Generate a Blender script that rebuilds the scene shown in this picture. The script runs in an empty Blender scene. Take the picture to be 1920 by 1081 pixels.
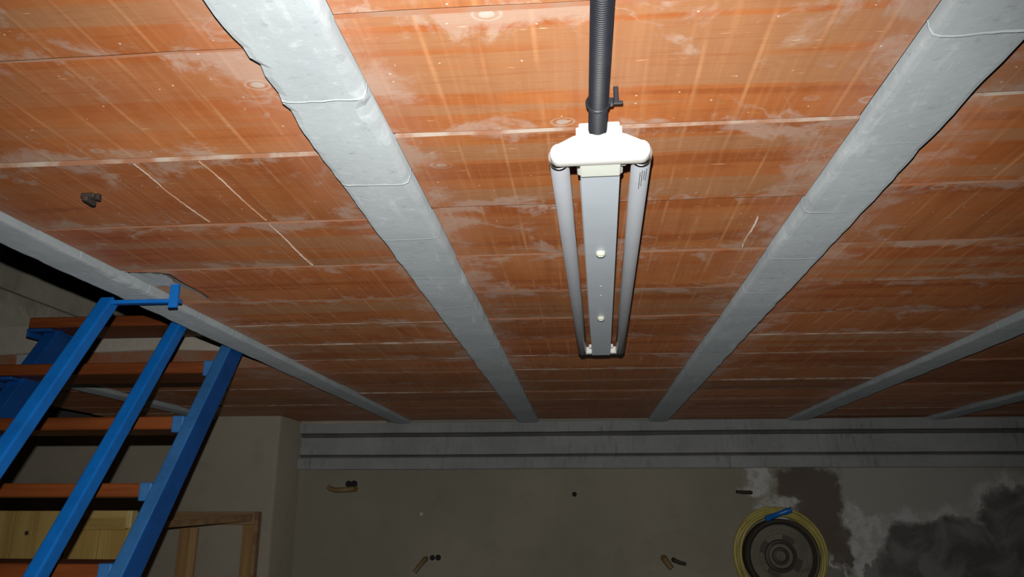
import bpy, bmesh, math, random
from mathutils import Vector, Matrix, noise as mnoise

random.seed(7)
scene = bpy.context.scene
COL = scene.collection

# ------------------------------------------------------------------ camera
H = 2.30                                   # height of the tile soffit
cam_d = bpy.data.cameras.new('camera')
cam_d.sensor_width = 36.0
cam_d.lens = 36.0 * 1450.0 / 1920.0
cam_d.clip_start = 0.02
cam = bpy.data.objects.new('camera', cam_d)
COL.objects.link(cam)
R = ((0.99595724, -0.02325357, -0.08676661),
     (0.08981631, 0.27374163, 0.95760041),
     (0.00148401, -0.96152212, 0.27472351))
m = Matrix.Identity(4)
for i in range(3):
    m[i][0] = R[i][0]; m[i][1] = -R[i][1]; m[i][2] = -R[i][2]
m[0][3], m[1][3], m[2][3] = 0.0, 0.0, 1.80
cam.matrix_world = m
scene.camera = cam

# ------------------------------------------------------------------ light and exposure
world = bpy.data.worlds.new('world'); scene.world = world
world.use_nodes = True
bg = world.node_tree.nodes['Background']
bg.inputs[0].default_value = (0.6, 0.7, 0.85, 1); bg.inputs[1].default_value = 0.004

# the camera's own flash, a small lamp just above the lens
fl = bpy.data.lights.new('camera_flash', 'SPOT')
fl.energy = 122.0
fl.color = (1.0, 0.985, 0.95)
fl.spot_size = math.radians(106); fl.spot_blend = 1.0
fl.shadow_soft_size = 0.006
flo = bpy.data.objects.new('camera_flash', fl); COL.objects.link(flo)
flo.location = (-0.008, 0.0, 1.80 + 0.072)
flo.rotation_euler = Vector((-0.10, 1.0, 0.08)).to_track_quat('-Z', 'Y').to_euler()

vs = scene.view_settings
vs.view_transform = 'Standard'; vs.look = 'None'; vs.gamma = 1.0
vs.use_curve_mapping = False
vs.exposure = 0.0

# ------------------------------------------------------------------ node helpers
class NT:
    def __init__(s, name):
        s.mat = bpy.data.materials.new(name); s.mat.use_nodes = True
        s.t = s.mat.node_tree
        s.p = s.t.nodes['Principled BSDF']
    def n(s, typ, **kw):
        x = s.t.nodes.new(typ)
        for k, v in kw.items(): setattr(x, k, v)
        return x
    def put(s, sock, v):
        if hasattr(v, 'is_output') or isinstance(v, bpy.types.NodeSocket): s.t.links.new(v, sock)
        elif isinstance(v, (tuple, list)):
            v = tuple(v)
            if len(sock.default_value) == 4 and len(v) == 3: v = v + (1.0,)
            sock.default_value = v
        else: sock.default_value = v
    def math(s, op, a, b=0.0, c=None, clamp=False):
        x = s.n('ShaderNodeMath', operation=op, use_clamp=clamp)
        s.put(x.inputs[0], a); s.put(x.inputs[1], b)
        if c is not None: s.put(x.inputs[2], c)
        return x.outputs[0]
    def vmath(s, op, a, b=(0, 0, 0)):
        x = s.n('ShaderNodeVectorMath', operation=op)
        s.put(x.inputs[0], a); s.put(x.inputs[1], b)
        return x.outputs[0]
    def mix(s, f, a, b, mode='MIX'):
        x = s.n('ShaderNodeMix', data_type='RGBA', blend_type=mode)
        s.put(x.inputs[0], f); s.put(x.inputs[6], a); s.put(x.inputs[7], b)
        return x.outputs[2]
    def rng(s, v, a, b, c=0.0, d=1.0, smooth=True):
        x = s.n('ShaderNodeMapRange', interpolation_type='SMOOTHSTEP' if smooth else 'LINEAR')
        s.put(x.inputs[0], v)
        for i, q in enumerate((a, b, c, d)): s.put(x.inputs[i + 1], q)
        return x.outputs[0]
    def noise(s, vec, scale, detail=4.0, rough=0.55, dist=0.0):
        x = s.n('ShaderNodeTexNoise')
        s.put(x.inputs['Vector'], vec); x.inputs['Scale'].default_value = scale
        x.inputs['Detail'].default_value = detail; x.inputs['Roughness'].default_value = rough
        x.inputs['Distortion'].default_value = dist
        return x.outputs[0], x.outputs[1]
    def voro(s, vec, scale, feature='F1'):
        x = s.n('ShaderNodeTexVoronoi', feature=feature)
        s.put(x.inputs['Vector'], vec); x.inputs['Scale'].default_value = scale
        return x.outputs['Distance'], x.outputs['Color']
    def obj(s): return s.n('ShaderNodeTexCoord').outputs['Object']
    def rand(s): return s.n('ShaderNodeObjectInfo').outputs['Random']
    def sep(s, v):
        x = s.n('ShaderNodeSeparateXYZ'); s.put(x.inputs[0], v); return x.outputs
    def comb(s, a, b, c):
        x = s.n('ShaderNodeCombineXYZ')
        s.put(x.inputs[0], a); s.put(x.inputs[1], b); s.put(x.inputs[2], c)
        return x.outputs[0]
    def bump(s, h, strength=0.4, dist=0.005):
        x = s.n('ShaderNodeBump'); x.inputs['Strength'].default_value = strength
        x.inputs['Distance'].default_value = dist
        s.put(x.inputs['Height'], h); s.put(s.p.inputs['Normal'], x.outputs[0])
    def fin(s, col, rough=0.7, metal=0.0, spec=0.4, drough=0.0):
        s.put(s.p.inputs['Base Color'], col); s.put(s.p.inputs['Roughness'], rough)
        s.p.inputs['Metallic'].default_value = metal
        s.p.inputs['Specular IOR Level'].default_value = spec
        s.p.inputs['Diffuse Roughness'].default_value = drough
        return s.mat

def mat_tile():
    s = NT('clay_tile')
    P = s.obj(); r = s.rand()
    off = s.comb(s.math('MULTIPLY', r, 37.0), s.math('MULTIPLY', r, 91.0), s.math('MULTIPLY', r, 13.0))
    Q = s.vmath('ADD', P, off)
    x, y, z = s.sep(P)
    qx, qy, qz = s.sep(Q)
    a, _ = s.noise(Q, 5.0, 5)
    col = s.mix(s.rng(a, 0.3, 0.7), TILE_A, TILE_B)
    # kiln bands running across the tile
    wav, _ = s.noise(s.comb(s.math('MULTIPLY', qx, 2.0), s.math('MULTIPLY', qy, 3.0), 0.0), 1.0, 2)
    yb = s.math('ADD', qy, s.math('MULTIPLY', wav, 0.03))
    b, _ = s.noise(s.comb(s.math('MULTIPLY', qx, 0.5), s.math('MULTIPLY', yb, 16.0), r), 1.0, 2)
    gate = s.rng(s.math('FRACT', s.math('MULTIPLY', r, 7.31)), 0.35, 0.7, 0.15, 0.75)
    col = s.mix(s.math('MULTIPLY', s.rng(b, 0.49, 0.54), gate), col, TILE_BUFF)
    col = s.mix(s.math('MULTIPLY', s.rng(b, 0.42, 0.36), 0.55), col, TILE_DARK)
    # extrusion ribs along the tile
    wob, _ = s.noise(s.comb(s.math('MULTIPLY', qx, 9.0), s.math('MULTIPLY', qy, 1.6), 1.0), 1.0, 1)
    ph = s.math('ADD', s.math('MULTIPLY', x, 16.0), s.math('MULTIPLY', wob, 0.22))
    fr = s.math('ABSOLUTE', s.math('SUBTRACT', s.math('FRACT', ph), 0.5))
    ridge = s.rng(fr, s.rng(r, 0.0, 1.0, 0.05, 0.085), 0.01)
    brk, _ = s.noise(s.comb(s.math('MULTIPLY', qx, 18.0), s.math('MULTIPLY', qy, 7.0), 3.0), 1.0, 3)
    ridge_c = s.math('MULTIPLY', ridge, s.rng(brk, 0.40, 0.64, 0.06, 0.55))
    col = s.mix(ridge_c, col, TILE_LIGHT)
    broad, _ = s.noise(s.comb(s.math('MULTIPLY', qx, 26.0), s.math('MULTIPLY', qy, 1.2), 5.0), 1.0, 2)
    col = s.mix(s.rng(broad, 0.5, 0.75, 0.0, 0.35), col, TILE_DARK)
    gr, _ = s.noise(s.comb(s.math('MULTIPLY', qx, 130.0), s.math('MULTIPLY', qy, 5.0), 2.0), 1.0, 4)
    col = s.mix(s.rng(gr, 0.45, 0.75, 0.0, 0.24), col, TILE_LIGHT)
    gc, _ = s.noise(s.comb(s.math('MULTIPLY', qx, 12.0), s.math('MULTIPLY', qy, 150.0), 4.0), 1.0, 3)
    col = s.mix(s.rng(gc, 0.5, 0.75, 0.0, 0.3), col, TILE_DARK)
    ml, _ = s.noise(Q, 32.0, 6, 0.7)
    col = s.mix(s.rng(ml, 0.5, 0.75, 0.0, 0.4), col, TILE_BUFF)
    # dull lime bloom near the joints
    ay = s.math('ABSOLUTE', y)
    nb, _ = s.noise(Q, 10.0, 7, 0.66, 0.5)
    e = s.rng(ay, 0.05, 0.135)
    bloom = s.rng(s.math('ADD', nb, s.math('MULTIPLY', e, 0.14)), 0.595, 0.72)
    ax = s.math('ABSOLUTE', x)
    ex = s.rng(ax, 0.20, 0.32)
    bloom2 = s.rng(s.math('ADD', nb, s.math('MULTIPLY', ex, 0.16)), 0.58, 0.76)
    col = s.mix(s.math('MULTIPLY', s.rng(ax, 0.21, 0.31), 0.4), col, (0.40, 0.175, 0.105))
    bm = s.math('MULTIPLY', s.math('MAXIMUM', bloom, bloom2), 0.62)
    col = s.mix(bm, col, TILE_BLOOM)
    nr, _ = s.noise(Q, 7.0, 4, 0.5, 0.8)
    rim = s.math('MULTIPLY', s.rng(s.math('ABSOLUTE', s.math('SUBTRACT', nr, 0.60)), 0.012, 0.002), 0.45)
    col = s.mix(s.math('MULTIPLY', rim, s.math('MAXIMUM', e, ex)), col, TILE_BLOOM)
    # dried drip rings
    vd, vc = s.voro(s.vmath('MULTIPLY', Q, (1.0, 1.4, 0.0)), 13.0)
    g = s.rng(s.sep(vc)[0], 0.80, 0.84)
    core = s.rng(vd, 0.13, 0.10); ring = s.rng(s.math('ABSOLUTE', s.math('SUBTRACT', vd, 0.20)), 0.035, 0.01)
    rg = s.math('MULTIPLY', s.math('MULTIPLY', s.math('MAXIMUM', core, s.math('MULTIPLY', ring, 0.6)), g), s.math('MAXIMUM', s.math('MAXIMUM', e, ex), 0.1))
    col = s.mix(s.math('MULTIPLY', rg, 0.75), col, (0.42, 0.40, 0.36))
    # short drag flecks and crumbs
    fk, _ = s.noise(s.comb(s.math('MULTIPLY', qx, 26.0), s.math('MULTIPLY', qy, 190.0), 7.0), 1.0, 2)
    rowm, _ = s.noise(s.comb(s.math('MULTIPLY', qx, 3.0), s.math('MULTIPLY', qy, 24.0), 9.0), 1.0, 2)
    fleck = s.math('MULTIPLY', s.rng(fk, 0.66, 0.72), s.rng(rowm, 0.48, 0.6))
    col = s.mix(s.math('MULTIPLY', fleck, 0.8), col, TILE_FLECK)
    sd, sc = s.voro(Q, 95.0)
    speck = s.math('MULTIPLY', s.rng(sd, 0.16, 0.10), s.rng(s.sep(sc)[0], 0.93, 0.95))
    col = s.mix(s.math('MULTIPLY', speck, 0.85), col, (0.66, 0.55, 0.45))
    # each tile fired a little lighter or darker
    v = s.rng(r, 0.0, 1.0, 0.76, 1.14, False)
    col = s.mix(1.0, col, s.comb(v, v, v), 'MULTIPLY')
    col = s.mix(s.rng(s.math('FRACT', s.math('MULTIPLY', r, 13.7)), 0.5, 1.0, 0.0, 0.3), col, s.mix(1.0, col, (1.0, 0.72, 0.62), 'MULTIPLY'))
    fine, _ = s.noise(s.comb(s.math('MULTIPLY', qx, 30.0), s.math('MULTIPLY', qy, 260.0), 0.0), 1.0, 3)
    hgt = s.math('ADD', s.math('MULTIPLY', ridge, 0.6), s.math('ADD', s.math('MULTIPLY', fleck, 0.8), s.math('MULTIPLY', fine, 0.35)))
    s.bump(hgt, 0.35, 0.002)
    return s.fin(col, s.rng(bm, 0.0, 0.6, 0.5, 0.8), 0, 0.35, 0.4)

TILE_A = (0.40, 0.138, 0.042); TILE_B = (0.31, 0.088, 0.024)
TILE_BUFF = (0.33, 0.165, 0.080); TILE_DARK = (0.235, 0.058, 0.015)
TILE_LIGHT = (0.52, 0.25, 0.115); TILE_BLOOM = (0.40, 0.29, 0.23)
TILE_FLECK = (0.66, 0.39, 0.21)

def mat_tile_end(name, c1, c2):
    s = NT(name); P = s.obj(); r = s.rand()
    Q = s.vmath('ADD', P, s.comb(s.math('MULTIPLY', r, 37.0), 0.0, 0.0))
    a, _ = s.noise(Q, 14.0, 5)
    s.bump(s.noise(Q, 120.0, 4)[0], 0.5, 0.003)
    return s.fin(s.mix(s.rng(a, 0.38, 0.62), c1, c2), 0.9, 0, 0.2, 1.0)

def mat_concrete(name, c1, c2, streak=None, lines=False, dark=None):
    s = NT(name); P = s.obj(); r = s.rand()
    Q = s.vmath('ADD', P, s.comb(s.math('MULTIPLY', r, 17.0), s.math('MULTIPLY', r, 31.0), 0.0))
    a, _ = s.noise(Q, 4.0, 8, 0.65)
    col = s.mix(s.rng(a, 0.3, 0.7), c1, c2)
    b, _ = s.noise(Q, 60.0, 5, 0.7)
    col = s.mix(s.rng(b, 0.55, 0.75, 0.0, 0.45), col, tuple(min(1, q * 1.45) for q in c1))
    col = s.mix(s.rng(b, 0.42, 0.28, 0.0, 0.45), col, tuple(q * 0.55 for q in c2))
    hgt = s.math('ADD', s.math('MULTIPLY', a, 0.6), s.math('MULTIPLY', b, 0.5))
    if lines:
        qx, qy, qz = s.sep(Q)
        w, _ = s.noise(Q, 9.0, 3)
        ph = s.math('ADD', s.math('MULTIPLY', qy, 1 / 0.252), s.math('MULTIPLY', w, 0.10))
        d = s.math('ABSOLUTE', s.math('SUBTRACT', s.math('FRACT', ph), 0.5))
        w2, _ = s.noise(Q, 5.0, 2)
        ln = s.math('MULTIPLY', s.rng(d, 0.012, 0.004), s.rng(w2, 0.38, 0.55))
        col = s.mix(s.math('MULTIPLY', ln, 0.6), col, tuple(min(1, q * 1.7) for q in c1))
        hgt = s.math('ADD', hgt, s.math('MULTIPLY', ln, 0.8))
        sm, _ = s.noise(s.comb(s.math('MULTIPLY', qx, 40.0), s.math('MULTIPLY', qy, 6.0), 0.0), 1.0, 4)
        col = s.mix(s.rng(sm, 0.58, 0.72, 0.0, 0.5), col, tuple(min(1, q * 1.35) for q in c1))
    if streak:
        qx, qy, qz = s.sep(Q)
        st, _ = s.noise(s.comb(s.math('MULTIPLY', qx, 42.0), 0.0, s.math('MULTIPLY', qz, 7.0)), 1.0, 5, 0.6)
        big, _ = s.noise(s.comb(qx, 0.0, 0.0), 1.6, 2)
        col = s.mix(s.math('MULTIPLY', s.rng(st, 0.50, 0.72), s.rng(big, 0.42, 0.62, 0.1, 0.8)), col, streak)
    if dark:
        dk, _ = s.noise(Q, 2.3, 5, 0.6, 0.4)
        col = s.mix(s.rng(dk, 0.52, 0.68, 0, 0.7), col, dark)
    s.bump(hgt, 0.45, 0.004)
    return s.fin(col, 0.85, 0, 0.25, 0.45)

def mat_plaster(name, c1, c2, stains=False):
    s = NT(name); P = s.obj()
    a, _ = s.noise(P, 1.6, 5, 0.55)
    col = s.mix(s.rng(a, 0.3, 0.7), c1, c2)
    b, bc = s.noise(P, 8.0, 6, 0.6)
    col = s.mix(s.rng(b, 0.5, 0.8, 0, 0.35), col, tuple(q * 0.72 for q in c2))
    f, _ = s.noise(P, 90.0, 4, 0.6)
    if stains:
        # water stains: shapes fixed on the wall (x, z in metres)
        _, wc = s.noise(P, 3.2, 6, 0.62)
        _, wf = s.noise(P, 14.0, 4, 0.6)
        W = s.vmath('ADD', P, s.vmath('MULTIPLY', s.vmath('SUBTRACT', wc, (0.5, 0.5, 0.5)), (0.42, 0.0, 0.36)))
        W = s.vmath('ADD', W, s.vmath('MULTIPLY', s.vmath('SUBTRACT', wf, (0.5, 0.5, 0.5)), (0.08, 0.0, 0.08)))
        wx, wy, wz = s.sep(W)
        def field(ells):
            o = None
            for (x0, z0, rx, rz) in ells:
                u = s.math('DIVIDE', s.math('SUBTRACT', wx, x0), rx)
                v = s.math('DIVIDE', s.math('SUBTRACT', wz, z0), rz)
                d = s.math('SQRT', s.math('ADD', s.math('MULTIPLY', u, u), s.math('MULTIPLY', v, v)))
                o = d if o is None else s.math('MINIMUM', o, d)
            return o
        pale = field([(1.75, 1.92, 0.62, 0.22), (1.60, 1.60, 0.22, 0.36), (2.0, 1.78, 0.5, 0.16)])
        col = s.mix(s.rng(pale, 1.15, 0.75, 0, 0.55), col, (0.47, 0.47, 0.45))
        tan = field([(0.62, 1.60, 0.33, 0.12), (0.21, 1.55, 0.06, 0.06)])
        col = s.mix(s.rng(tan, 1.08, 0.97, 0, 0.3), col, (0.29, 0.265, 0.215))
        white = field([(0.96, 1.96, 0.10, 0.08), (1.10, 1.83, 0.16, 0.09), (1.305, 1.55, 0.09, 0.07), (1.50, 1.60, 0.07, 0.22), (1.56, 1.70, 0.2, 0.06)])
        wf1, _ = s.noise(P, 16.0, 5, 0.65)
        col = s.mix(s.math('MULTIPLY', s.rng(white, 1.1, 0.7), s.rng(wf1, 0.36, 0.6, 0.2, 0.85)), col, (0.66, 0.66, 0.64))
        brown = field([(1.24, 1.97, 0.18, 0.10), (1.32, 1.84, 0.14, 0.14), (1.31, 1.70, 0.14, 0.13), (1.38, 1.56, 0.06, 0.10)])
        col = s.mix(s.rng(brown, 1.18, 0.84, 0, 0.88), col, (0.13, 0.10, 0.078))
        wet = field([(1.90, 1.55, 0.30, 0.22), (2.30, 1.72, 0.24, 0.24), (2.15, 1.52, 0.3, 0.14), (1.62, 1.50, 0.10, 0.10), (1.24, 1.43, 0.16, 0.08)])
        rim = s.math('MULTIPLY', s.rng(wet, 1.42, 1.12), s.rng(wet, 1.0, 1.08))
        col = s.mix(s.math('MULTIPLY', rim, s.rng(wf1, 0.34, 0.58, 0.15, 0.75)), col, (0.62, 0.63, 0.63))
        wn, _ = s.noise(P, 4.5, 5, 0.6, 0.8)
        wetc = s.mix(s.rng(wn, 0.38, 0.62), (0.11, 0.105, 0.10), (0.25, 0.25, 0.24))
        col = s.mix(s.rng(wet, 1.08, 0.88, 0, 0.9), col, wetc)
    s.bump(s.math('ADD', s.math('MULTIPLY', b, 0.8), s.math('MULTIPLY', f, 0.4)), 0.35, 0.005)
    return s.fin(col, 0.9, 0, 0.2, 0.3)

def mat_wood(name, c1, c2, axis=0, scale=1.0, rough=0.5):
    s = NT(name); P = s.obj(); r = s.rand()
    Q = s.vmath('ADD', P, s.comb(s.math('MULTIPLY', r, 9.0), s.math('MULTIPLY', r, 5.0), s.math('MULTIPLY', r, 3.0)))
    st = [28.0, 28.0, 28.0]; st[axis] = 1.6
    g, _ = s.noise(s.vmath('MULTIPLY', Q, tuple(q * scale for q in st)), 1.0, 4, 0.6, 0.5)
    st2 = [110.0, 110.0, 110.0]; st2[axis] = 4.0
    g2, _ = s.noise(s.vmath('MULTIPLY', Q, tuple(st2)), 1.0, 3)
    col = s.mix(s.rng(g, 0.36, 0.64), c1, c2)
    col = s.mix(s.rng(g2, 0.55, 0.7, 0, 0.35), col, tuple(q * 0.6 for q in c2))
    s.bump(g2, 0.15, 0.001)
    return s.fin(col, rough, 0, 0.4)

def mat_paint(name, c, rough=0.4, var=0.12, metal=0.0, spec=0.5, dust=None, drough=0.0):
    s = NT(name); P = s.obj()
    a, _ = s.noise(P, 14.0, 6, 0.65)
    col = s.mix(s.rng(a, 0.35, 0.7), c, tuple(q * (1 - var) for q in c))
    if dust:
        d, _ = s.noise(P, 6.0, 6, 0.7)
        col = s.mix(s.rng(d, 0.5, 0.72, 0, 0.45), col, dust)
    f, _ = s.noise(P, 160.0, 3)
    s.bump(f, 0.06, 0.001)
    return s.fin(col, rough, metal, spec, drough)

M = {}
M['tile'] = mat_tile()
M['tile_end'] = mat_tile_end('clay_tile_end', (0.27, 0.105, 0.05), (0.25, 0.145, 0.095))
M['tile_end_lime'] = mat_tile_end('clay_tile_end_lime', (0.27, 0.125, 0.07), (0.37, 0.31, 0.255))
M['joist'] = mat_concrete('joist_concrete', (0.365, 0.40, 0.415), (0.30, 0.33, 0.345), lines=True)
M['beam'] = mat_concrete('beam_concrete', (0.40, 0.41, 0.41), (0.32, 0.33, 0.33), streak=(0.19, 0.195, 0.20))
M['grime_shade'] = mat_concrete('grimy_shaded_concrete', (0.15, 0.145, 0.135), (0.10, 0.096, 0.09))  # groove dirt and dark joints; also crack and underside shade put into colour
M['slab'] = mat_concrete('slab_concrete', (0.30, 0.29, 0.26), (0.24, 0.23, 0.21))
M['block'] = mat_concrete('block_concrete', (0.50, 0.47, 0.37), (0.38, 0.36, 0.285), dark=(0.24, 0.235, 0.185))
M['mortar'] = mat_concrete('mortar', (0.46, 0.42, 0.35), (0.36, 0.33, 0.28))
M['wall'] = mat_plaster('wall_plaster', (0.375, 0.345, 0.27), (0.30, 0.28, 0.22), stains=True)
M['pier'] = mat_plaster('pier_plaster', (0.45, 0.405, 0.32), (0.38, 0.345, 0.275))
M['plain'] = mat_plaster('plain_plaster', (0.30, 0.28, 0.23), (0.26, 0.24, 0.2))
M['floor'] = mat_concrete('floor_concrete', (0.22, 0.22, 0.21), (0.16, 0.16, 0.15))
M['blue'] = mat_paint('blue_paint', (0.008, 0.17, 0.60), 0.33, 0.18)
M['blue_stringer'] = mat_paint('blue_paint_dusty', (0.006, 0.095, 0.37), 0.5, 0.2)
M['blue_dusty'] = mat_paint('blue_paint_dusty', (0.035, 0.17, 0.44), 0.6, 0.25, dust=(0.10, 0.24, 0.46))
M['tread'] = mat_wood('varnished_wood', (0.27, 0.07, 0.016), (0.18, 0.042, 0.010), 0)
M['pine'] = mat_wood('pine', (0.74, 0.52, 0.17), (0.58, 0.38, 0.11), 2, 0.5)
M['pine_x'] = mat_wood('pine_rail', (0.74, 0.53, 0.18), (0.52, 0.34, 0.10), 0, 0.7)
M['pine_end'] = mat_wood('pine_end_grain', (0.85, 0.68, 0.32), (0.74, 0.56, 0.24), 2, 2)
M['frame'] = mat_wood('frame_wood', (0.46, 0.28, 0.11), (0.34, 0.19, 0.075), 2, 0.7)
M['frame_x'] = mat_wood('frame_wood_rail', (0.38, 0.24, 0.12), (0.26, 0.15, 0.08), 0, 0.7)
M['batten'] = mat_wood('batten_wood', (0.58, 0.38, 0.17), (0.48, 0.30, 0.13), 2, 0.7)
M['white'] = mat_paint('white_plastic', (0.82, 0.82, 0.78), 0.35, 0.04)
M['cream'] = mat_paint('cream_plastic', (0.60, 0.63, 0.56), 0.4, 0.04, drough=0.3)
M['steel'] = mat_paint('grey_enamel', (0.44, 0.485, 0.53), 0.36, 0.05, drough=0.35)
M['glass_tube'] = mat_paint('frosted_tube', (0.40, 0.42, 0.455), 0.26, 0.06, drough=0.2)
M['collar'] = mat_paint('tube_end_metal', (0.45, 0.45, 0.46), 0.25, 0.05, 1.0)
M['button'] = mat_paint('ivory_plastic', (0.70, 0.72, 0.58), 0.35, 0.05)
M['black'] = mat_paint('black_plastic', (0.016, 0.018, 0.024), 0.38, 0.2)
M['conduit'] = mat_paint('conduit_plastic', (0.009, 0.011, 0.017), 0.45, 0.2, spec=0.2, dust=(0.022, 0.025, 0.032))
M['ink'] = mat_paint('ink', (0.03, 0.03, 0.04), 0.6)
M['hose'] = mat_paint('yellow_hose', (0.55, 0.47, 0.13), 0.4, 0.25)
M['rim'] = mat_concrete('rusty_rim', (0.24, 0.23, 0.175), (0.16, 0.15, 0.115), dark=(0.085, 0.07, 0.055))
M['rim_dark'] = mat_paint('rim_hub', (0.075, 0.058, 0.046), 0.6)
M['clay_stub'] = mat_paint('brown_conduit', (0.26, 0.17, 0.07), 0.55, 0.3)
M['hole'] = mat_paint('hole_shadow', (0.02, 0.018, 0.016), 0.9)
M['lime_line'] = mat_tile_end('lime_line', (0.40, 0.33, 0.28), (0.30, 0.17, 0.10))
M['rust'] = mat_paint('rusty_steel', (0.05, 0.035, 0.028), 0.7, 0.4)
M['chalk'] = mat_paint('chalky_white', (0.6, 0.6, 0.56), 0.8)

# ------------------------------------------------------------------ mesh helpers
def link(name, bm, mats, parent=None, loc=None, smooth=False, kind=None, label=None, cat=None, group=None, recalc=True):
    if recalc: bmesh.ops.recalc_face_normals(bm, faces=bm.faces[:])
    me = bpy.data.meshes.new(name); bm.to_mesh(me); bm.free()
    if not isinstance(mats, (list, tuple)): mats = [mats]
    for q in mats: me.materials.append(M[q])
    if smooth:
        for f in me.polygons: f.use_smooth = True
        if smooth == 'auto': me.set_sharp_from_angle(angle=math.radians(35))
    return place(name, me, parent, loc, kind, label, cat, group)

def place(name, me, parent=None, loc=None, kind=None, label=None, cat=None, group=None):
    o = bpy.data.objects.new(name, me); COL.objects.link(o)
    if parent is not None: o.parent = parent
    if loc is not None: o.location = loc
    tag(o, label, cat, group, kind)
    return o

def tag(o, label=None, cat=None, group=None, kind=None):
    if label: o['label'] = label
    if cat: o['category'] = cat
    if group: o['group'] = group
    if kind: o['kind'] = kind

def empty(name, loc, label, cat, group=None):
    o = bpy.data.objects.new(name, None); COL.objects.link(o)
    o.location = loc; o.empty_display_size = 0.05
    tag(o, label, cat, group); return o

def box(bm, x0, x1, y0, y1, z0, z1, bev=0.0, mat=0, seg=1):
    r = bmesh.ops.create_cube(bm, size=1.0)
    vs_ = r['verts']
    for v in vs_:
        v.co = Vector(((x0 + x1) / 2 + v.co.x * (x1 - x0), (y0 + y1) / 2 + v.co.y * (y1 - y0), (z0 + z1) / 2 + v.co.z * (z1 - z0)))
    fs = set()
    for v in vs_:
        for f in v.link_faces: fs.add(f)
    for f in fs: f.material_index = mat
    if bev > 0:
        es = set()
        for f in fs:
            for e in f.edges: es.add(e)
        bmesh.ops.bevel(bm, geom=list(es), offset=bev, segments=seg, profile=0.5, affect='EDGES')
    return bm

def B(*a, **k): return box(bmesh.new(), *a, **k)

def prism(bm, pts, axis, a0, a1, mat=0):
    """extrude a 2-D outline along an axis: axis 'x' -> pts are (y,z); 'y' -> (x,z); 'z' -> (x,y)"""
    def co(p, a):
        return {'x': (a, p[0], p[1]), 'y': (p[0], a, p[1]), 'z': (p[0], p[1], a)}[axis]
    v0 = [bm.verts.new(co(p, a0)) for p in pts]; v1 = [bm.verts.new(co(p, a1)) for p in pts]
    n = len(pts)
    fs = [bm.faces.new(v0), bm.faces.new(v1[::-1])]
    for i in range(n): fs.append(bm.faces.new((v0[i], v0[(i + 1) % n], v1[(i + 1) % n], v1[i])))
    for f in fs: f.material_index = mat
    return bm

def sweep(bm, path, radii, seg=12, caps=True, mat=0, closed=False):
    """round tube along a list of points; radii: number or list"""
    path = [Vector(p) for p in path]; n = len(path)
    if not isinstance(radii, (list, tuple)): radii = [radii] * n
    rings = []; up = None
    for i, p in enumerate(path):
        if closed: t = path[(i + 1) % n] - path[i - 1]
        else: t = path[min(i + 1, n - 1)] - path[max(i - 1, 0)]
        t.normalize()
        if up is None:
            up = Vector((0, 0, 1)) if abs(t.z) < 0.9 else Vector((1, 0, 0))
        up = (up - t * up.dot(t)).normalized(); sd = t.cross(up)
        rings.append([bm.verts.new(p + (up * math.cos(a) + sd * math.sin(a)) * radii[i]) for a in [2 * math.pi * k / seg for k in range(seg)]])
    fs = []
    for i in range(n if closed else n - 1):
        A, Bq = rings[i], rings[(i + 1) % n]
        for k in range(seg):
            fs.append(bm.faces.new((A[k], A[(k + 1) % seg], Bq[(k + 1) % seg], Bq[k])))
    if caps and not closed: fs += [bm.faces.new(rings[0][::-1]), bm.faces.new(rings[-1])]
    for f in fs: f.material_index = mat
    return bm

def lathe_y(bm, prof, cx, cy, cz, seg=48, mat=0):
    """profile of (radius, y) turned round an axis parallel to y"""
    rings = [[bm.verts.new((cx + r * math.cos(2 * math.pi * k / seg), cy + y, cz + r * math.sin(2 * math.pi * k / seg))) for k in range(seg)] for r, y in prof]
    for A, Bq in zip(rings, rings[1:]):
        for k in range(seg):
            bm.faces.new((A[k], A[(k + 1) % seg], Bq[(k + 1) % seg], Bq[k])).material_index = mat
    bm.faces.new(rings[-1]).material_index = mat
    return bm

# ------------------------------------------------------------------ ceiling: slab, joists, clay tiles
YB, YF = -1.3, 4.52            # ceiling extent behind and in front
OPX0, OPX1, OPY0, OPY1 = -2.22, -1.09, 0.30, 2.68   # stair opening
bm = bmesh.new()
box(bm, OPX1, 3.5, YB - 0.1, 4.9, 2.385, 2.45)
box(bm, -5.0, OPX0, YB - 0.1, 4.9, 2.385, 2.45)
box(bm, OPX0, OPX1, OPY1, 4.9, 2.385, 2.45)
box(bm, OPX0, OPX1, YB - 0.1, OPY0, 2.385, 2.45)
ceiling = link('ceiling', bm, 'slab', kind='structure', label='ceiling of clay tiles between grey concrete joists')

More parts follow.
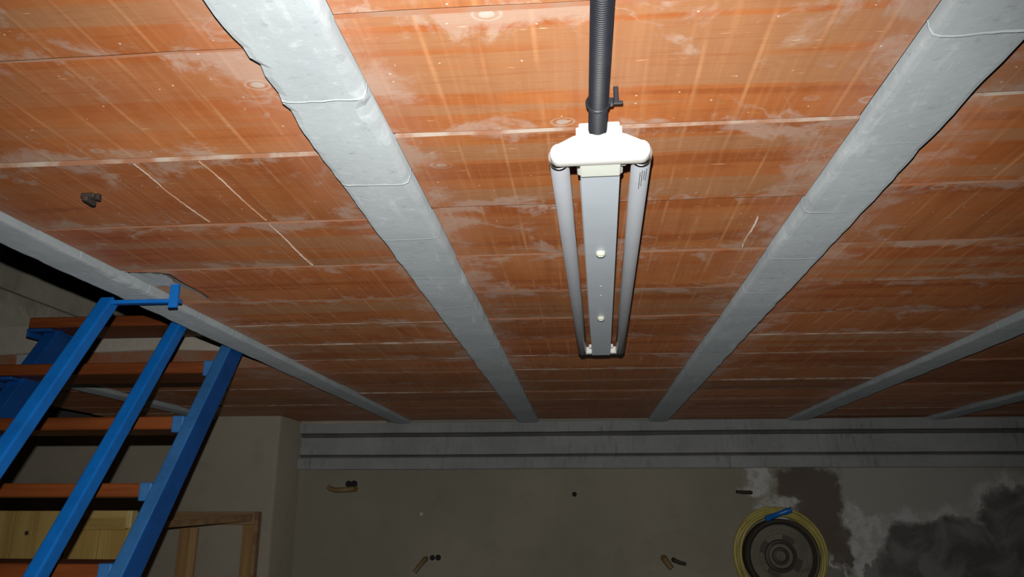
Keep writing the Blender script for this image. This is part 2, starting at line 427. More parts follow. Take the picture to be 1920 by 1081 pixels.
def joist(x0, x1, y0, y1, seed, chips=(), drop=0.02):
    bm = bmesh.new()
    n = int((y1 - y0) / 0.02)
    prev = None
    for i in range(n + 1):
        y = y0 + (y1 - y0) * i / n
        def nz(k, f=9.0): return mnoise.noise(Vector((seed * 7.3 + k * 3.1, y * f, 0.5)))
        cl = 0.003 + 0.003 * max(0, nz(1, 22)) ; cr = 0.003 + 0.004 * max(0, nz(2, 22))
        dz = 0.0
        for (side, ya, yb, amt) in chips:
            if ya < y < yb:
                w = math.sin(math.pi * (y - ya) / (yb - ya)) ** 0.5 * amt * (0.6 + 0.9 * nz(5, 45))
                if side < 0: cl += w
                else: cr += w
        zb = H - drop + 0.0012 * nz(3, 4)
        el = 0.0025 * nz(6, 14); er = 0.0025 * nz(7, 14)
        prof = [(x0 - 0.002 + el, 2.386), (x0 + el, zb + cl * 0.9 + 0.004), (x0 + cl * 0.45 + el, zb + cl * 0.35 + 0.0006 * nz(8, 60)), (x0 + cl + 0.004 + el, zb),
                (x0 * 0.5 + x1 * 0.5, zb - 0.0008),
                (x1 - cr - 0.004 + er, zb), (x1 - cr * 0.45 + er, zb + cr * 0.35 + 0.0006 * nz(9, 60)), (x1 + er, zb + cr * 0.9 + 0.004), (x1 + 0.002 + er, 2.386)]
        ring = [bm.verts.new((a, y, b)) for a, b in prof]
        if prev:
            for k in range(len(ring) - 1): bm.faces.new((prev[k], prev[k + 1], ring[k + 1], ring[k]))
            bm.faces.new((prev[-1], prev[0], ring[0], ring[-1]))
        else: bm.faces.new(ring)
        prev = ring
    bm.faces.new(prev[::-1])
    return link('joist', bm, 'joist', ceiling)

joist(-0.363, -0.254, YB, YF, 1, chips=((-1, 0.66, 0.90, 0.011), (-1, 0.90, 1.25, 0.004), (1, 0.74, 0.95, 0.014), (1, 1.0, 1.3, 0.006)))
joist(0.376, 0.478, YB, YF, 2, chips=((-1, 0.7, 1.5, 0.005), (1, 0.85, 1.2, 0.004)))
joist(-1.085, -0.997, YB, YF, 3, chips=((1, 1.46, 1.66, 0.012),))
joist(1.146, 1.250, YB, YF, 4)
joist(1.900, 2.004, YB, YF, 5)
joist(2.66, 2.76, YB, YF, 6)
joist(-2.12, -2.03, OPY1 + 0.02, 4.17, 7)

def tile_mesh(w, l, seed, lime, cut=None):
    rnd = random.Random(seed)
    bm = bmesh.new(); n = 8; zt = 0.078
    xs = [-w / 2 + w * i / n for i in range(n + 1)]
    jf = [rnd.uniform(-0.0012, 0.0012) for _ in xs]; jb = [rnd.uniform(-0.0012, 0.0012) for _ in xs]
    jz = [rnd.uniform(-0.0006, 0.0006) for _ in xs]
    f0 = [bm.verts.new((x, -l / 2 + j, 0.003 + z)) for x, j, z in zip(xs, jf, jz)]
    f1 = [bm.verts.new((x, -l / 2 + 0.003 + j, z)) for x, j, z in zip(xs, jf, jz)]
    b1 = [bm.verts.new((x, l / 2 - 0.002 + j, z)) for x, j, z in zip(xs, jb, jz)]
    b0 = [bm.verts.new((x, l / 2 + j, 0.002 + z)) for x, j, z in zip(xs, jb, jz)]
    tf = [bm.verts.new((x, -l / 2, zt)) for x in (xs[0], xs[-1])]; tb = [bm.verts.new((x, l / 2, zt)) for x in (xs[0], xs[-1])]
    for i in range(n):
        bm.faces.new((f1[i], b1[i], b1[i + 1], f1[i + 1])).material_index = 0
        bm.faces.new((f0[i], f1[i], f1[i + 1], f0[i + 1])).material_index = 1
        bm.faces.new((b1[i], b0[i], b0[i + 1], b1[i + 1])).material_index = 0
    bm.faces.new([tf[0]] + f0 + [tf[1]]).material_index = 1
    bm.faces.new([tb[1]] + b0[::-1] + [tb[0]]).material_index = 1
    bm.faces.new((tf[0], tb[0], b0[0], b1[0], f1[0], f0[0])).material_index = 1
    bm.faces.new((tf[1], f0[-1], f1[-1], b1[-1], b0[-1], tb[1])).material_index = 1
    bm.faces.new((tf[0], tf[1], tb[1], tb[0])).material_index = 1
    bmesh.ops.recalc_face_normals(bm, faces=bm.faces[:])
    me = bpy.data.meshes.new('tile'); bm.to_mesh(me); bm.free()
    me.materials.append(M['tile']); me.materials.append(M['tile_end_lime' if lime else 'tile_end'])
    return me

rt = random.Random(21)
def bay(x0, x1, y_start, pitch, y_lo, y_hi, skip=()):
    w = x1 - x0
    var = [tile_mesh(w, pitch - 0.003, k + int(abs(x0) * 100), k % 2 == 0) for k in range(6)]
    k0 = math.ceil((y_lo - y_start) / pitch)
    y = y_start + k0 * pitch; k = k0
    while y + pitch * 0.6 < y_hi:
        if k not in skip:
            me = rt.choice(var); l = pitch
            o = place('tile', me, ceiling, (( x0 + x1) / 2 + rt.uniform(-.0012, .0012), y + pitch / 2, H - 0.002 + rt.uniform(-0.0026, 0.0022)))
            o.rotation_euler = (rt.uniform(-0.004, 0.010), rt.uniform(-0.003, 0.003), rt.uniform(-0.002, 0.002))
        y += pitch; k += 1
    return y

bay(-0.250, 0.371, 0.682, 0.269, YB, 4.55)
bay(-0.993, -0.367, 0.733, 0.264, YB, 4.55, skip=(3,))
bay(0.482, 1.142, 0.910, 0.277, YB, 4.55)
bay(1.254, 1.896, 0.845, 0.271, YB, 4.55)
bay(2.008, 2.656, 0.790, 0.271, YB, 4.55)
bay(-2.026, -1.091, OPY1, 0.268, OPY1 - 0.01, 4.55)
bay(-2.66, -2.124, OPY1, 0.268, OPY1 - 0.01, 4.55)
# the tile whose end is broken away beside the stair
bm = bmesh.new()
y0, y1 = 1.527, 1.787
out = [(-0.367, y0), (-0.367, y1), (-0.914, y1), (-0.898, 1.735), (-0.897, 1.70), (-0.898, 1.66), (-0.900, 1.62), (-0.897, 1.585), (-0.895, 1.552), (-0.915, 1.538), (-0.955, 1.533), (-0.985, y0)]
cx_, cy_ = -0.66, (y0 + y1) / 2
prism(bm, [(a - cx_, b - cy_) for a, b in out], 'z', 0.0, 0.078, 0)
for f in bm.faces:
    f.normal_update()
    if abs(f.normal.z) < 0.5: f.material_index = 1
broken = link('tile', bm, ['tile', 'tile_end'], ceiling, (cx_, cy_, H - 0.004), label='clay tile with a broken end beside the blue strap')
# mortar packed into the broken end, and the tile scrap behind it
bm = bmesh.new()
pts = [(-0.996, 1.556), (-0.975, 1.556), (-0.945, 1.558), (-0.926, 1.572), (-0.925, 1.60), (-0.928, 1.655), (-0.995, 1.665)]
prism(bm, pts, 'z', H + 0.002, H + 0.07)
bmesh.ops.subdivide_edges(bm, edges=bm.edges[:], cuts=3, use_grid_fill=True)
for v in bm.verts:
    q = mnoise.noise(v.co * 60); v.co += Vector((q, mnoise.noise(v.co * 60 + Vector((9, 0, 0))), q)) * 0.004
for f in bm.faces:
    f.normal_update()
    if abs(f.normal.z) < 0.5: f.material_index = 1  # darkness of the open crack put into the side faces' colour
link('mortar_patch', bm, ['joist', 'grime_shade'], ceiling, label='rough mortar filling at the joist edge')
bm = bmesh.new()
prism(bm, [(-0.993, 1.668), (-0.932, 1.658), (-0.922, 1.70), (-0.916, 1.735), (-0.922, 1.785), (-0.993, 1.785)], 'z', H + 0.002, H + 0.074)
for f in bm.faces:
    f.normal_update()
    if abs(f.normal.z) < 0.5: f.material_index = 1  # side faces coloured dark, standing in for the unlit gap
link('tile', bm, ['tile_end', 'grime_shade'], ceiling, label='pinkish scrap of tile by the blue strap')
# plaster band along the far edge of the stair opening, on top of the tiles
bm = B(OPX0 - 0.1, -1.10, OPY1 - 0.012, OPY1 + 0.05, 2.358, 2.46)
bmesh.ops.subdivide_edges(bm, edges=bm.edges[:], cuts=8, use_grid_fill=True)
for v in bm.verts:
    q = mnoise.noise(v.co * 38); v.co.y += 0.006 * q; v.co.z += 0.012 * mnoise.noise(v.co * 21)
link('edge_plaster', bm, 'mortar', ceiling, label='broken cream plaster along the opening edge')

# ------------------------------------------------------------------ walls, beam, floor
wall_back = link('wall_back', B(-1.70, 3.5, 4.53, 4.75, 0.0, 2.386), 'wall', kind='structure', label='far plaster wall with water stains')
wall_left = None
# plastered pier, its free edge a little uneven
bm = bmesh.new()
prev = None
for i in range(61):
    z = 2.298 * i / 60
    j = 0.004 * mnoise.noise(Vector((0.3, z * 5, 2.0)))
    ring = [bm.verts.new(c) for c in ((-5.0, 4.18, z), (-1.676 + j, 4.18, z), (-1.667 + j, 4.186, z), (-1.664 + j, 4.20, z), (-1.660 + j, 4.62, z), (-5.0, 4.62, z))]
    if prev:
        for k in range(6): bm.faces.new((prev[k], prev[(k + 1) % 6], ring[(k + 1) % 6], ring[k]))
    else: bm.faces.new(ring)
    prev = ring
bm.faces.new(prev[::-1])
wall_left = link('wall_left', bm, 'pier', kind='structure', label='plastered wall end behind the blue stair')
link('wall_right', B(3.5, 3.7, YB, 4.75, 0, 2.386), 'plain', kind='structure')
link('wall_behind', B(-5.0, 3.7, YB - 0.2, YB, 0, 4.2), 'plain', kind='structure')
link('wall_outer', B(-5.2, -5.0, YB - 0.2, 4.75, 0, 4.2), 'plain', kind='structure')
link('floor', B(-5.2, 3.7, YB - 0.2, 4.75, -0.1, 0.0), 'floor', kind='structure')
# precast beam along the far wall: flange, web, flange
bm = bmesh.new()
prof = [(4.50, 2.292), (4.478, 2.288), (4.474, 2.238), (4.480, 2.230), (4.518, 2.226), (4.520, 2.214), (4.512, 2.207),
        (4.502, 2.120), (4.504, 2.108), (4.520, 2.103), (4.520, 2.094), (4.482, 2.088), (4.474, 2.080), (4.472, 2.030), (4.478, 2.024), (4.70, 2.026), (4.70, 2.292)]
grimy_shaded = {3, 4, 5, 8, 9, 14}  # dirty grooves; the underside's shadow line is painted into its colour
prev = None
for i in range(105):
    x = -1.658 + (3.5 + 1.658) * i / 104
    ring = []
    for k, (y, z) in enumerate(prof):
        a = 0.0025 * mnoise.noise(Vector((x * 6, k * 2.7, 0.4))) if k < 15 else 0
        ring.append(bm.verts.new((x, y + a, z + a * 0.7 + 0.002 * math.sin(x * 1.3))))
    if prev:
        for k in range(len(prof)): bm.faces.new((prev[k], prev[(k + 1) % len(prof)], ring[(k + 1) % len(prof)], ring[k])).material_index = 1 if k in grimy_shaded else 0
    else: bm.faces.new(ring)
    prev = ring
bm.faces.new(prev[::-1])
trim = link('trim_1', bm, ['beam', 'grime_shade'], kind='structure', label='grey precast concrete beam along the far wall')
bm = B(-1.655, -1.14, 4.47, 4.52, 2.281, 2.305)
bmesh.ops.subdivide_edges(bm, edges=bm.edges[:], cuts=9, use_grid_fill=True)
for v in bm.verts: v.co += Vector((0, mnoise.noise(v.co * 40) * 0.006, mnoise.noise(v.co * 25) * 0.005))
link('mortar_bead', bm, 'mortar', trim, label='cream mortar bead on top of the beam')

# stairwell above the ceiling: block wall on the left, plain walls and roof beyond
wall_up = link('wall_stairwell', B(-2.40, -2.312, OPY0 - 0.2, 4.75, 2.45, 4.2), 'grime_shade', kind='structure', label='block wall of the stairwell above the ceiling')
rb = random.Random(5)
z = 2.45; row = 0
while z < 3.6:
    y = 1.6 - (0.3 if row % 2 else 0.0) + 0.26
    while y < 4.6:
        bmk = B(-2.318, -2.300 + rb.uniform(-.003, .003), y + 0.004, y + 0.60 - 0.004, z + 0.004, z + 0.20 - 0.004, 0.004)
        c = Vector((-2.309, y + 0.3, z + 0.1))
        for v in bmk.verts: v.co -= c
        link('block', bmk, 'block', wall_up, c)
        y += 0.60
    z += 0.20; row += 1
link('wall_upper_back', B(-5.0, 3.7, 4.62, 4.75, 2.386, 4.2), 'plain', kind='structure')
link('wall_upper_right', B(-0.9, -0.8, YB, 4.62, 2.45, 4.2), 'plain', kind='structure')
link('ceiling_upper', B(-5.2, -0.8, YB - 0.2, 4.75, 4.2, 4.3), 'plain', kind='structure')

# ------------------------------------------------------------------ blue steel stair
stair = empty('steel_staircase', (-1.48, 1.2, 0.0), 'blue painted steel staircase with brown wooden treads rising through the ceiling opening', 'staircase')
def part(name, bm, mat, parent, **k):
    o = link(name, bm, mat, None, **k)
    o.parent = parent
    w = Vector((0, 0, 0)); p = parent
    while p is not None: w += p.location; p = p.parent
    o.location = o.location - w if o.location.length else -w
    return o
ang = math.radians(55.4); dY, dZ = math.cos(ang), math.sin(ang); nY, nZ = -dZ, dY    # along the rise / towards the front
def slanted(xr, a, b, py, pz, z0, z1, bev=0.004, flat_top=None):
    """square tube in a Y-Z plane, its front-right edge through (py,pz), a wide in x, b deep"""
    bm = bmesh.new()
    s0 = (z0 - pz) / dZ; s1 = (z1 - pz) / dZ
    c = []
    for s_ in (s0, s1):
        for (xx, d) in ((xr, 0), (xr - a, 0), (xr - a, b), (xr, b)):
            c.append(bm.verts.new((xx, py + dY * s_ - nY * d, pz + dZ * s_ - nZ * d)))
    for q in ((0, 1, 2, 3), (7, 6, 5, 4), (0, 4, 5, 1), (1, 5, 6, 2), (2, 6, 7, 3), (3, 7, 4, 0)): bm.faces.new([c[k] for k in q])
    bmesh.ops.recalc_face_normals(bm, faces=bm.faces[:])
    bmesh.ops.bevel(bm, geom=bm.edges[:], offset=bev, segments=2, profile=0.5, affect='EDGES')
    return bm
part('handrail', slanted(-1.100, 0.034, 0.030, 1.676, 2.283, 0.75, 2.285), 'blue', stair)
part('middle_rail', slanted(-1.100, 0.032, 0.036, 1.992, 2.295, 0.45, 3.1), 'blue', stair)
bm = slanted(-1.100, 0.038, 0.076, 2.310, 2.290, 0.0, 2.75)
for f in bm.faces:
    f.normal_update()
    if f.normal.y * nY + f.normal.z * nZ > 0.8: f.material_index = 1      # dust lies on the upper face
part('stringer', bm, ['blue_stringer', 'blue_dusty'], stair)
part('stringer', slanted(-1.800, 0.05, 0.085, 2.395, 2.290, 0.0, 2.41), 'blue_stringer', stair)
tz = [2.432, 2.243, 2.056, 1.866, 1.672]; ty = [2.425, 2.285, 2.140, 2.015, 1.880]
while tz[-1] > 0.25: tz.append(tz[-1] - 0.19); ty.append(ty[-1] - 0.134)
for i, (y, zt) in enumerate(zip(ty, tz)):
    th = 0.036; xr = -1.165; xl = -1.885
    tr = part('tread', B(xl, xr, y, y + 0.185, zt - th, zt, 0.003), 'tread', stair)
    bm = B(xr - 0.006, -1.136, y - 0.004, y + 0.06, zt - th - 0.010, zt + 0.002, 0.004, seg=2)
    prism(bm, [(xr, zt - th - 0.004), (-1.130, zt - th - 0.022), (-1.130, zt - 0.004), (xr, zt - 0.002)], 'y', y + 0.004, y + 0.05)
    part('bracket', bm, 'blue_dusty', tr)
    bm = B(-1.890, -1.805, y + 0.004, y + 0.175, zt - th - 0.012, zt - th - 0.002, 0.001)
    box(bm, -1.890, -1.882, y + 0.004, y + 0.175, zt - th - 0.030, zt - th - 0.008, 0.001)
    box(bm, -1.830, -1.815, y + 0.05, y + 0.175, zt - th - 0.07, zt - th - 0.008, 0.001)
    part('bracket', bm, 'blue_stringer', tr)
part('tie_bar', B(-1.112, -0.935, 1.672, 1.690, 2.2655, 2.2745, 0.001), 'blue', stair)
part('strap', B(-0.949, -0.928, 1.652, 1.660, 2.248, 2.322, 0.001), 'blue', stair)

# ------------------------------------------------------------------ fluorescent light
yaw = -0.0215
fix = empty('fluorescent_light', (0.031, 0.945, H), 'twin tube fluorescent light with white end cap fixed to the clay ceiling', 'ceiling light')
fix.rotation_euler = (0, 0, yaw)
L0, L1 = 0.0, 1.262
def fp(name, bm, mat, parent=fix, **k): return link(name, bm, mat, parent, **k)
zt_ = -0.060
# spine: a shallow channel, wider at the ceiling flange
bm = bmesh.new()
prism(bm, [(-0.0255, -0.068), (0.0255, -0.068), (0.0265, -0.066), (0.0275, -0.012), (0.030, -0.010), (0.030, -0.004), (-0.030, -0.004), (-0.030, -0.010), (-0.0275, -0.012), (-0.0265, -0.066)], 'y', L0 + 0.010, L1 + 0.022)
fp('spine', bm, 'steel')
# near end cap: wings with round ends, box over the spine end, plate against the ceiling
def cap_outline(wing, r, zc, zmid, zlow):
    pts = []
    for k in range(9):
        a = math.radians(-90 + 180 * k / 8); pts.append((wing + r * math.cos(a) * 0.9, zc + r * math.sin(a)))
    pts += [(0.034, zmid - 0.002), (0.026, zmid)]
    left = [(-x, z) for x, z in pts[::-1]]
    return pts + left + [(-0.026, zlow), (0.026, zlow)]
bm = bmesh.new()
prism(bm, cap_outline(0.0525, 0.0125, zt_ - 0.002, zt_ + 0.022, zt_ - 0.0145), 'y', L0 - 0.045, L0 - 0.024)
bmesh.ops.recalc_face_normals(bm, faces=bm.faces[:])
bmesh.ops.bevel(bm, geom=[e for e in bm.edges if abs(e.verts[0].co.y - e.verts[1].co.y) < 1e-6 and max(f.calc_area() for f in e.link_faces) > 0.001], offset=0.003, segments=2, profile=0.5, affect='EDGES')
capo = fp('end_cap', bm, 'white', smooth='auto')
fp('cap_box', B(-0.0262, 0.0262, L0 - 0.040, L0 + 0.012, -0.0735, -0.020, 0.0015), 'cream', capo)
fp('mounting_plate', B(-0.031, 0.031, L0 + 0.005, L0 + 0.045, -0.056, -0.0015, 0.002), 'white', capo)
fp('switch_tab', B(0.0272, 0.034, L0 - 0.016, L0 - 0.002, -0.066, -0.050, 0.001), 'white', capo)
# far lamp holders
for s in (-1, 1):
    bm = bmesh.new()
    box(bm, min(s * 0.026, s * 0.050), max(s * 0.026, s * 0.050), L1 - 0.006, L1 + 0.014, zt_ - 0.008, zt_ + 0.012, 0.002)
    box(bm, min(s * 0.027, s * 0.034), max(s * 0.027, s * 0.034), L1 - 0.03, L1 + 0.010, zt_ + 0.004, zt_ + 0.014, 0.001)
    fp('lamp_holder', bm, 'white')
for s in (-1, 1):
    bm = bmesh.new()
    sweep(bm, [(s * 0.0535, L0 - 0.020, zt_), (s * 0.0535, L0 - 0.016, zt_), (s * 0.0535, L1 - 0.004, zt_), (s * 0.0535, L1, zt_)], [0.0115, 0.0128, 0.0128, 0.0115], 28)
    tb = fp('fluorescent_tube', bm, 'glass_tube', smooth='auto')
    bm = bmesh.new()
    sweep(bm, [(s * 0.0535, L0 - 0.028, zt_), (s * 0.0535, L0 - 0.011, zt_)], 0.0132, 28)
    sweep(bm, [(s * 0.0535, L0 - 0.0175, zt_), (s * 0.0535, L0 - 0.015, zt_)], 0.0136, 28)
    fp('tube_end', bm, 'collar', tb, smooth='auto')
    if s > 0:       # the maker's print, rows of small dark characters along the tube
        bm = bmesh.new(); rr = random.Random(3)
        for row, (a0, ya, yb) in enumerate(((262, 0.006, 0.058), (274, 0.000, 0.050), (287, 0.004, 0.032), (300, 0.000, 0.036))):
            y = L0 + ya
            while y < L0 + yb:
                w = rr.choice((0.0016, 0.0022, 0.003)); a = math.radians(a0); b = math.radians(a0 + rr.choice((5, 6, 7)))
                c = [bm.verts.new((s * 0.0535 + 0.01292 * math.cos(q), yy, zt_ + 0.01292 * math.sin(q))) for q, yy in ((a, y), (b, y), (b, y + w), (a, y + w))]
                bm.faces.new(c); y += w + 0.0012
        fp('tube_print', bm, 'ink', tb)
for y in (0.345, 0.822):
    bm = bmesh.new()
    sweep(bm, [(0.0, y, -0.068), (0.0, y, -0.073), (0.0, y, -0.0755)], [0.0085, 0.0085, 0.006], 20)
    b = fp('screw_cap', bm, 'button', smooth='auto')
    bm = bmesh.new(); box(bm, -0.004, 0.004, y - 0.0012, y + 0.0012, -0.0768, -0.0752); fp('screw_slot', bm, 'cream', b)
for y in (0.56, 0.63):
    bm = bmesh.new(); sweep(bm, [(0, y, -0.0679), (0, y, -0.0690)], 0.0022, 10); fp('rivet', bm, 'chalk')

# ------------------------------------------------------------------ corrugated conduit feeding the light
bm = bmesh.new(); path = []; rad = []
y = -0.35; i = 0
while y < 0.920:
    if i % 2 == 0: pass
    t = max(0.0, (y - 0.80) / 0.12)
    path.append((0.0275 + 0.0015 * math.sin(y * 3), y, H - 0.022 - 0.012 * max(0, t) ** 2))
    rad.append(0.0122 if i % 4 in (0, 1) else 0.0104); i += 1; y += 0.0009
sweep(bm, path, rad, 20)
cond = link('flexible_conduit', bm, 'conduit', None, smooth='auto', label='black corrugated conduit running along the ceiling to the light', cat='conduit')
bm = bmesh.new()
yc = 0.852
ring = [(0.028 + 0.0135 * math.cos(2 * math.pi * k / 28), yc + 0.002 * math.sin(2 * math.pi * k / 28), H - 0.0225 + 0.0135 * math.sin(2 * math.pi * k / 28)) for k in range(28)]
sweep(bm, ring, 0.0021, 8, closed=True)
tie = link('cable_tie', bm, 'black', cond, smooth=True)
bm = B(0.038, 0.047, yc - 0.005, yc + 0.005, H - 0.026, H - 0.018, 0.0012)
box(bm, 0.045, 0.058, yc - 0.0022, yc + 0.0022, H - 0.0245, H - 0.0215, 0.0006)
box(bm, 0.047, 0.053, yc - 0.004, yc + 0.003, H - 0.022, H - 0.001, 0.001)
link('tie_head', bm, 'black', tie)

# ------------------------------------------------------------------ small fixing left on a tile
bm = B(-0.806, -0.783, 1.100, 1.116, H - 0.0135, H - 0.0045, 0.002)
box(bm, -0.798, -0.789, 1.094, 1.122, H - 0.021, H - 0.012, 0.002)
box(bm, -0.782, -0.776, 1.104, 1.113, H - 0.016, H - 0.005, 0.001)
link('cable_clip', bm, 'rust', None, label='small dark cable clip stuck alone on a left clay tile', cat='clip')

# ------------------------------------------------------------------ pine boards behind the stair
pan = empty('pine_panel', (-2.3, 3.3, 0.0), 'yellow pine board panel standing behind the stair treads', 'wood panel')
for x0, x1, y0, mt in ((-2.95, -2.62, 3.285, 'pine'), (-2.615, -2.46, 3.285, 'pine'), (-2.456, -2.235, 3.285, 'pine'), (-2.230, -2.085, 3.315, 'pine'), (-2.081, -1.937, 3.315, 'pine')):
    b = part('board', B(x0, x1, y0, y0 + 0.022, 0.0, 1.792 if y0 < 3.3 else 1.745, 0.0015), mt, pan)
    if x0 == -2.456:
        bm = bmesh.new(); sweep(bm, [(-2.392, 3.2855, 1.700), (-2.392, 3.2838, 1.700)], [0.010, 0.009], 14); part('knot', bm, 'rim_dark', b)
part('top_rail', B(-2.232, -1.952, 3.285, 3.335, 1.715, 1.794, 0.002), 'pine_x', pan)
part('rail_end', B(-1.951, -1.928, 3.285, 3.335, 1.722, 1.794, 0.002), 'pine_end', pan)

# ------------------------------------------------------------------ open wooden frame against the pier
fr = empty('wooden_frame', (-1.95, 4.14, 0.0), 'open brown wooden frame leaning on the plastered wall beside the stair', 'frame')
part('top_rail', B(-2.24, -1.722, 4.115, 4.16, 1.722, 1.788, 0.002), 'frame_x', fr)
part('stile', B(-1.795, -1.735, 4.118, 4.158, 0.0, 1.722, 0.002), 'frame', fr)
part('edge_strip', B(-1.734, -1.714, 4.112, 4.160, 0.0, 1.786, 0.002), 'frame_x', fr)
part('stile', B(-2.145, -2.072, 4.125, 4.158, 0.0, 1.722, 0.002), 'frame', fr)
part('batten', B(-2.072, -2.032, 4.095, 4.118, 0.0, 1.706, 0.002), 'batten', fr)
bm = bmesh.new()
c = []
for (x, y, z) in ((-1.745, 4.108, 1.772), (-1.945, 3.62, 1.748)):
    for dy, dz in ((0.0, 0.0), (0.0, -0.032), (-0.022, -0.032), (-0.022, 0.0)): c.append(bm.verts.new((x, y + dy, z + dz)))
for q in ((0, 1, 2, 3), (7, 6, 5, 4), (0, 4, 5, 1), (1, 5, 6, 2), (2, 6, 7, 3), (3, 7, 4, 0)): bm.faces.new([c[k] for k in q])
bmesh.ops.recalc_face_normals(bm, faces=bm.faces[:])
bmesh.ops.bevel(bm, geom=bm.edges[:], offset=0.002, segments=1, affect='EDGES')
part('crosspiece', bm, 'frame_x', fr)

# ------------------------------------------------------------------ hose on a wheel rim
bm = bmesh.new()
lathe_y(bm, [(0.188, -0.005), (0.190, -0.115), (0.184, -0.125), (0.176, -0.122), (0.168, -0.10), (0.160, -0.085), (0.135, -0.080), (0.128, -0.088), (0.118, -0.090), (0.112, -0.078),
             (0.085, -0.070), (0.080, -0.082), (0.068, -0.085), (0.062, -0.072), (0.045, -0.070), (0.040, -0.080), (0.030, -0.082), (0.026, -0.072), (0.012, -0.072), (0.010, -0.082), (0.004, -0.086)], 1.035, 4.53, 1.565, 56)
for f in bm.faces:
    c = f.calc_center_median(); q = math.hypot(c.x - 1.035, c.z - 1.565)
    f.material_index = 1 if (q > 0.163 or 0.062 < q < 0.084 or 0.026 < q < 0.044) else 0
rimo = link('wheel_rim', bm, ['rim', 'rim_dark'], None, smooth='auto', label='old grey wheel rim on the far wall holding the yellow hose', cat='wheel rim')
for k in range(4):
    bm = bmesh.new(); a0 = math.radians(62 + 90 * k)
    o_ = [(1.035 + r * math.cos(a0 + t), 1.565 + r * math.sin(a0 + t)) for r, t in [(0.088, -0.35), (0.088, -0.17), (0.088, 0), (0.088, 0.17), (0.088, 0.35), (0.110, 0.3), (0.110, 0.1), (0.110, -0.1), (0.110, -0.3)]]
    prism(bm, o_, 'y', 4.4425, 4.4535)
    link('rim_slot', bm, 'rim_dark', rimo)
bm = bmesh.new(); rh = random.Random(9); path = []
turns = 7; N = 56
for t in range(turns):
    rr_ = 0.212 + 0.0155 * (t % 3); yy = 4.53 - 0.022 - 0.031 * (t // 3) - 0.008
    for k in range(N):
        a = math.pi / 2 + 2 * math.pi * k / N
        f = k / N
        sag = 0.035 * max(0, -math.sin(a)) + 0.004 * math.sin(3 * a + t)
        r2 = rr_ + 0.0155 * f * (1 if t % 3 < 2 else -2) + 0.004 * math.sin(2 * a + t * 1.7)
        y2 = yy - (0.031 * f if t % 3 == 2 else 0)
        path.append((1.035 + r2 * math.cos(a), y2, 1.565 + (r2 + sag) * math.sin(a)))
sweep(bm, path, 0.0088, 8)
hose = link('garden_hose', bm, 'hose', None, smooth=True, label='coiled yellow garden hose hung on the wheel rim', cat='hose')
bm = bmesh.new()
sweep(bm, [(0.962, 4.415, 1.752), (0.985, 4.415, 1.762), (0.990, 4.415, 1.764), (1.02, 4.415, 1.776), (1.055, 4.415, 1.787), (1.060, 4.415, 1.789), (1.10, 4.415, 1.801)],
      [0.016, 0.016, 0.0135, 0.0135, 0.0135, 0.0165, 0.0155], 14)
link('hose_connector', bm, 'blue', hose, smooth='auto', label='blue hose connector')

# ------------------------------------------------------------------ stubs and holes in the far wall
def stub(path, r, label, mat='clay_stub'):
    bm = bmesh.new(); n = len(path)
    sweep(bm, path, [r * (1.0 - 0.25 * i / (n - 1)) for i in range(n)], 10)
    return link('conduit_stub', bm, mat, None, smooth='auto', label=label, cat='conduit stub', group='conduit stubs in the far wall')
s1 = stub([(-1.318, 4.54, 1.915), (-1.330, 4.505, 1.912), (-1.37, 4.487, 1.908), (-1.42, 4.48, 1.906), (-1.452, 4.478, 1.914), (-1.468, 4.477, 1.927)], 0.017, 'curved brown conduit stub high on the wall next to the plastered wall end')
s2 = stub([(-0.892, 4.54, 1.535), (-0.898, 4.505, 1.528), (-0.915, 4.487, 1.505), (-0.945, 4.478, 1.466)], 0.016, 'straight brown conduit stub pointing down, low on the wall below the light')
s3 = stub([(0.925, 4.54, 1.893), (0.905, 4.516, 1.893), (0.87, 4.509, 1.894), (0.836, 4.507, 1.898)], 0.0115, 'dark thin conduit stub on the wall above the hose', 'rust')
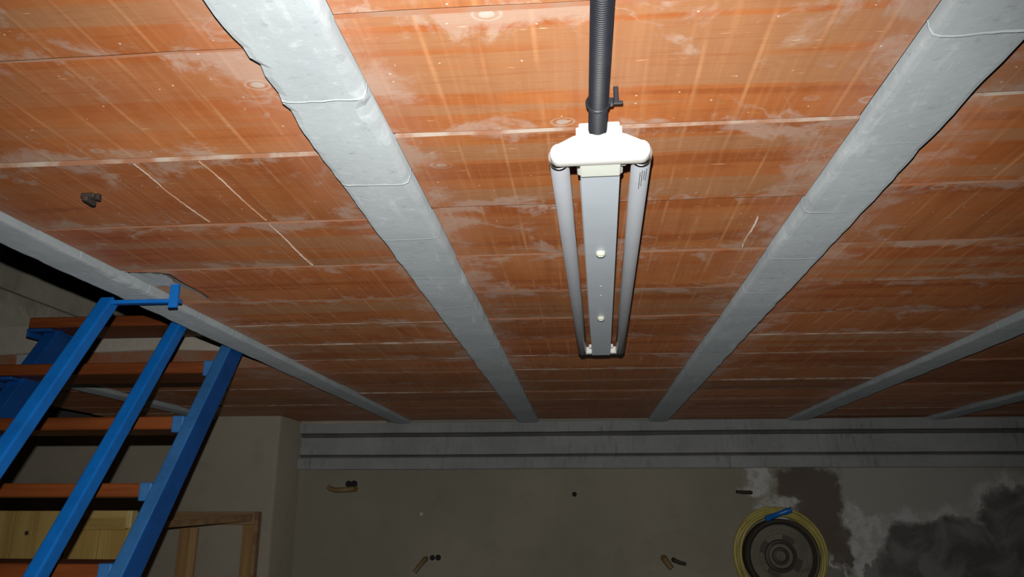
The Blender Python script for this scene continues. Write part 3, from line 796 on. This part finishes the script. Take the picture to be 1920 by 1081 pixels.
s4 = stub([(0.425, 4.54, 1.548), (0.432, 4.502, 1.535), (0.450, 4.490, 1.510), (0.462, 4.486, 1.497)], 0.020, 'short brown conduit stub of the pair left of the hose')
s5 = stub([(0.475, 4.54, 1.540), (0.485, 4.505, 1.534), (0.51, 4.496, 1.525), (0.54, 4.492, 1.518)], 0.013, 'thin dark conduit stub of the pair left of the hose', 'rust')
def hole(x, z, r):
    bm = bmesh.new()
    lathe_y(bm, [(r * 1.25, 0.002), (r * 1.22, -0.003), (r, -0.003), (r * 0.95, -0.0005)], x, 4.53, z, 18)
    return link('wall_hole', bm, 'hole', wall_back)
for x, z, r in ((-1.362, 1.942, 0.015), (-1.330, 1.941, 0.017), (-0.857, 1.540, 0.012), (-0.824, 1.541, 0.013), (-0.055, 1.884, 0.011)): hole(x, z, r)
bm = bmesh.new(); lathe_y(bm, [(0.010, 0.0), (0.009, -0.004), (0.004, -0.006)], -0.928, 4.53, 1.775, 14)
link('plaster_dab', bm, 'chalk', wall_back)

# chalky drip lines along the left tiles
CHALK = (((-0.658, 1.003), (-0.662, 1.10), (-0.659, 1.248)), ((-0.557, 1.003), (-0.554, 1.10), (-0.555, 1.25)), ((-0.556, 1.266), (-0.559, 1.40), (-0.562, 1.515)), ((0.317, 1.31), (0.319, 1.40), (0.321, 1.48)))
for pts_ in CHALK:
    bm = bmesh.new(); rc = random.Random(len(pts_)); L = []
    n = 40
    for i in range(n + 1):
        t = i / n; a = t * (len(pts_) - 1); k = min(int(a), len(pts_) - 2); f = a - k
        x = pts_[k][0] * (1 - f) + pts_[k + 1][0] * f; y = pts_[k][1] * (1 - f) + pts_[k + 1][1] * f
        w = rc.uniform(0.0004, 0.0014)
        x += 0.0014 * math.sin(t * 7) + rc.uniform(-0.0005, 0.0005)
        L.append([bm.verts.new((x - w, y, H - 0.0010)), bm.verts.new((x, y, H - 0.0062)), bm.verts.new((x + w, y, H - 0.0010))])
    for A, Bq in zip(L, L[1:]):
        for k in range(2): bm.faces.new((A[k], A[k + 1], Bq[k + 1], Bq[k]))
    link('chalk_line', bm, 'lime_line', ceiling)
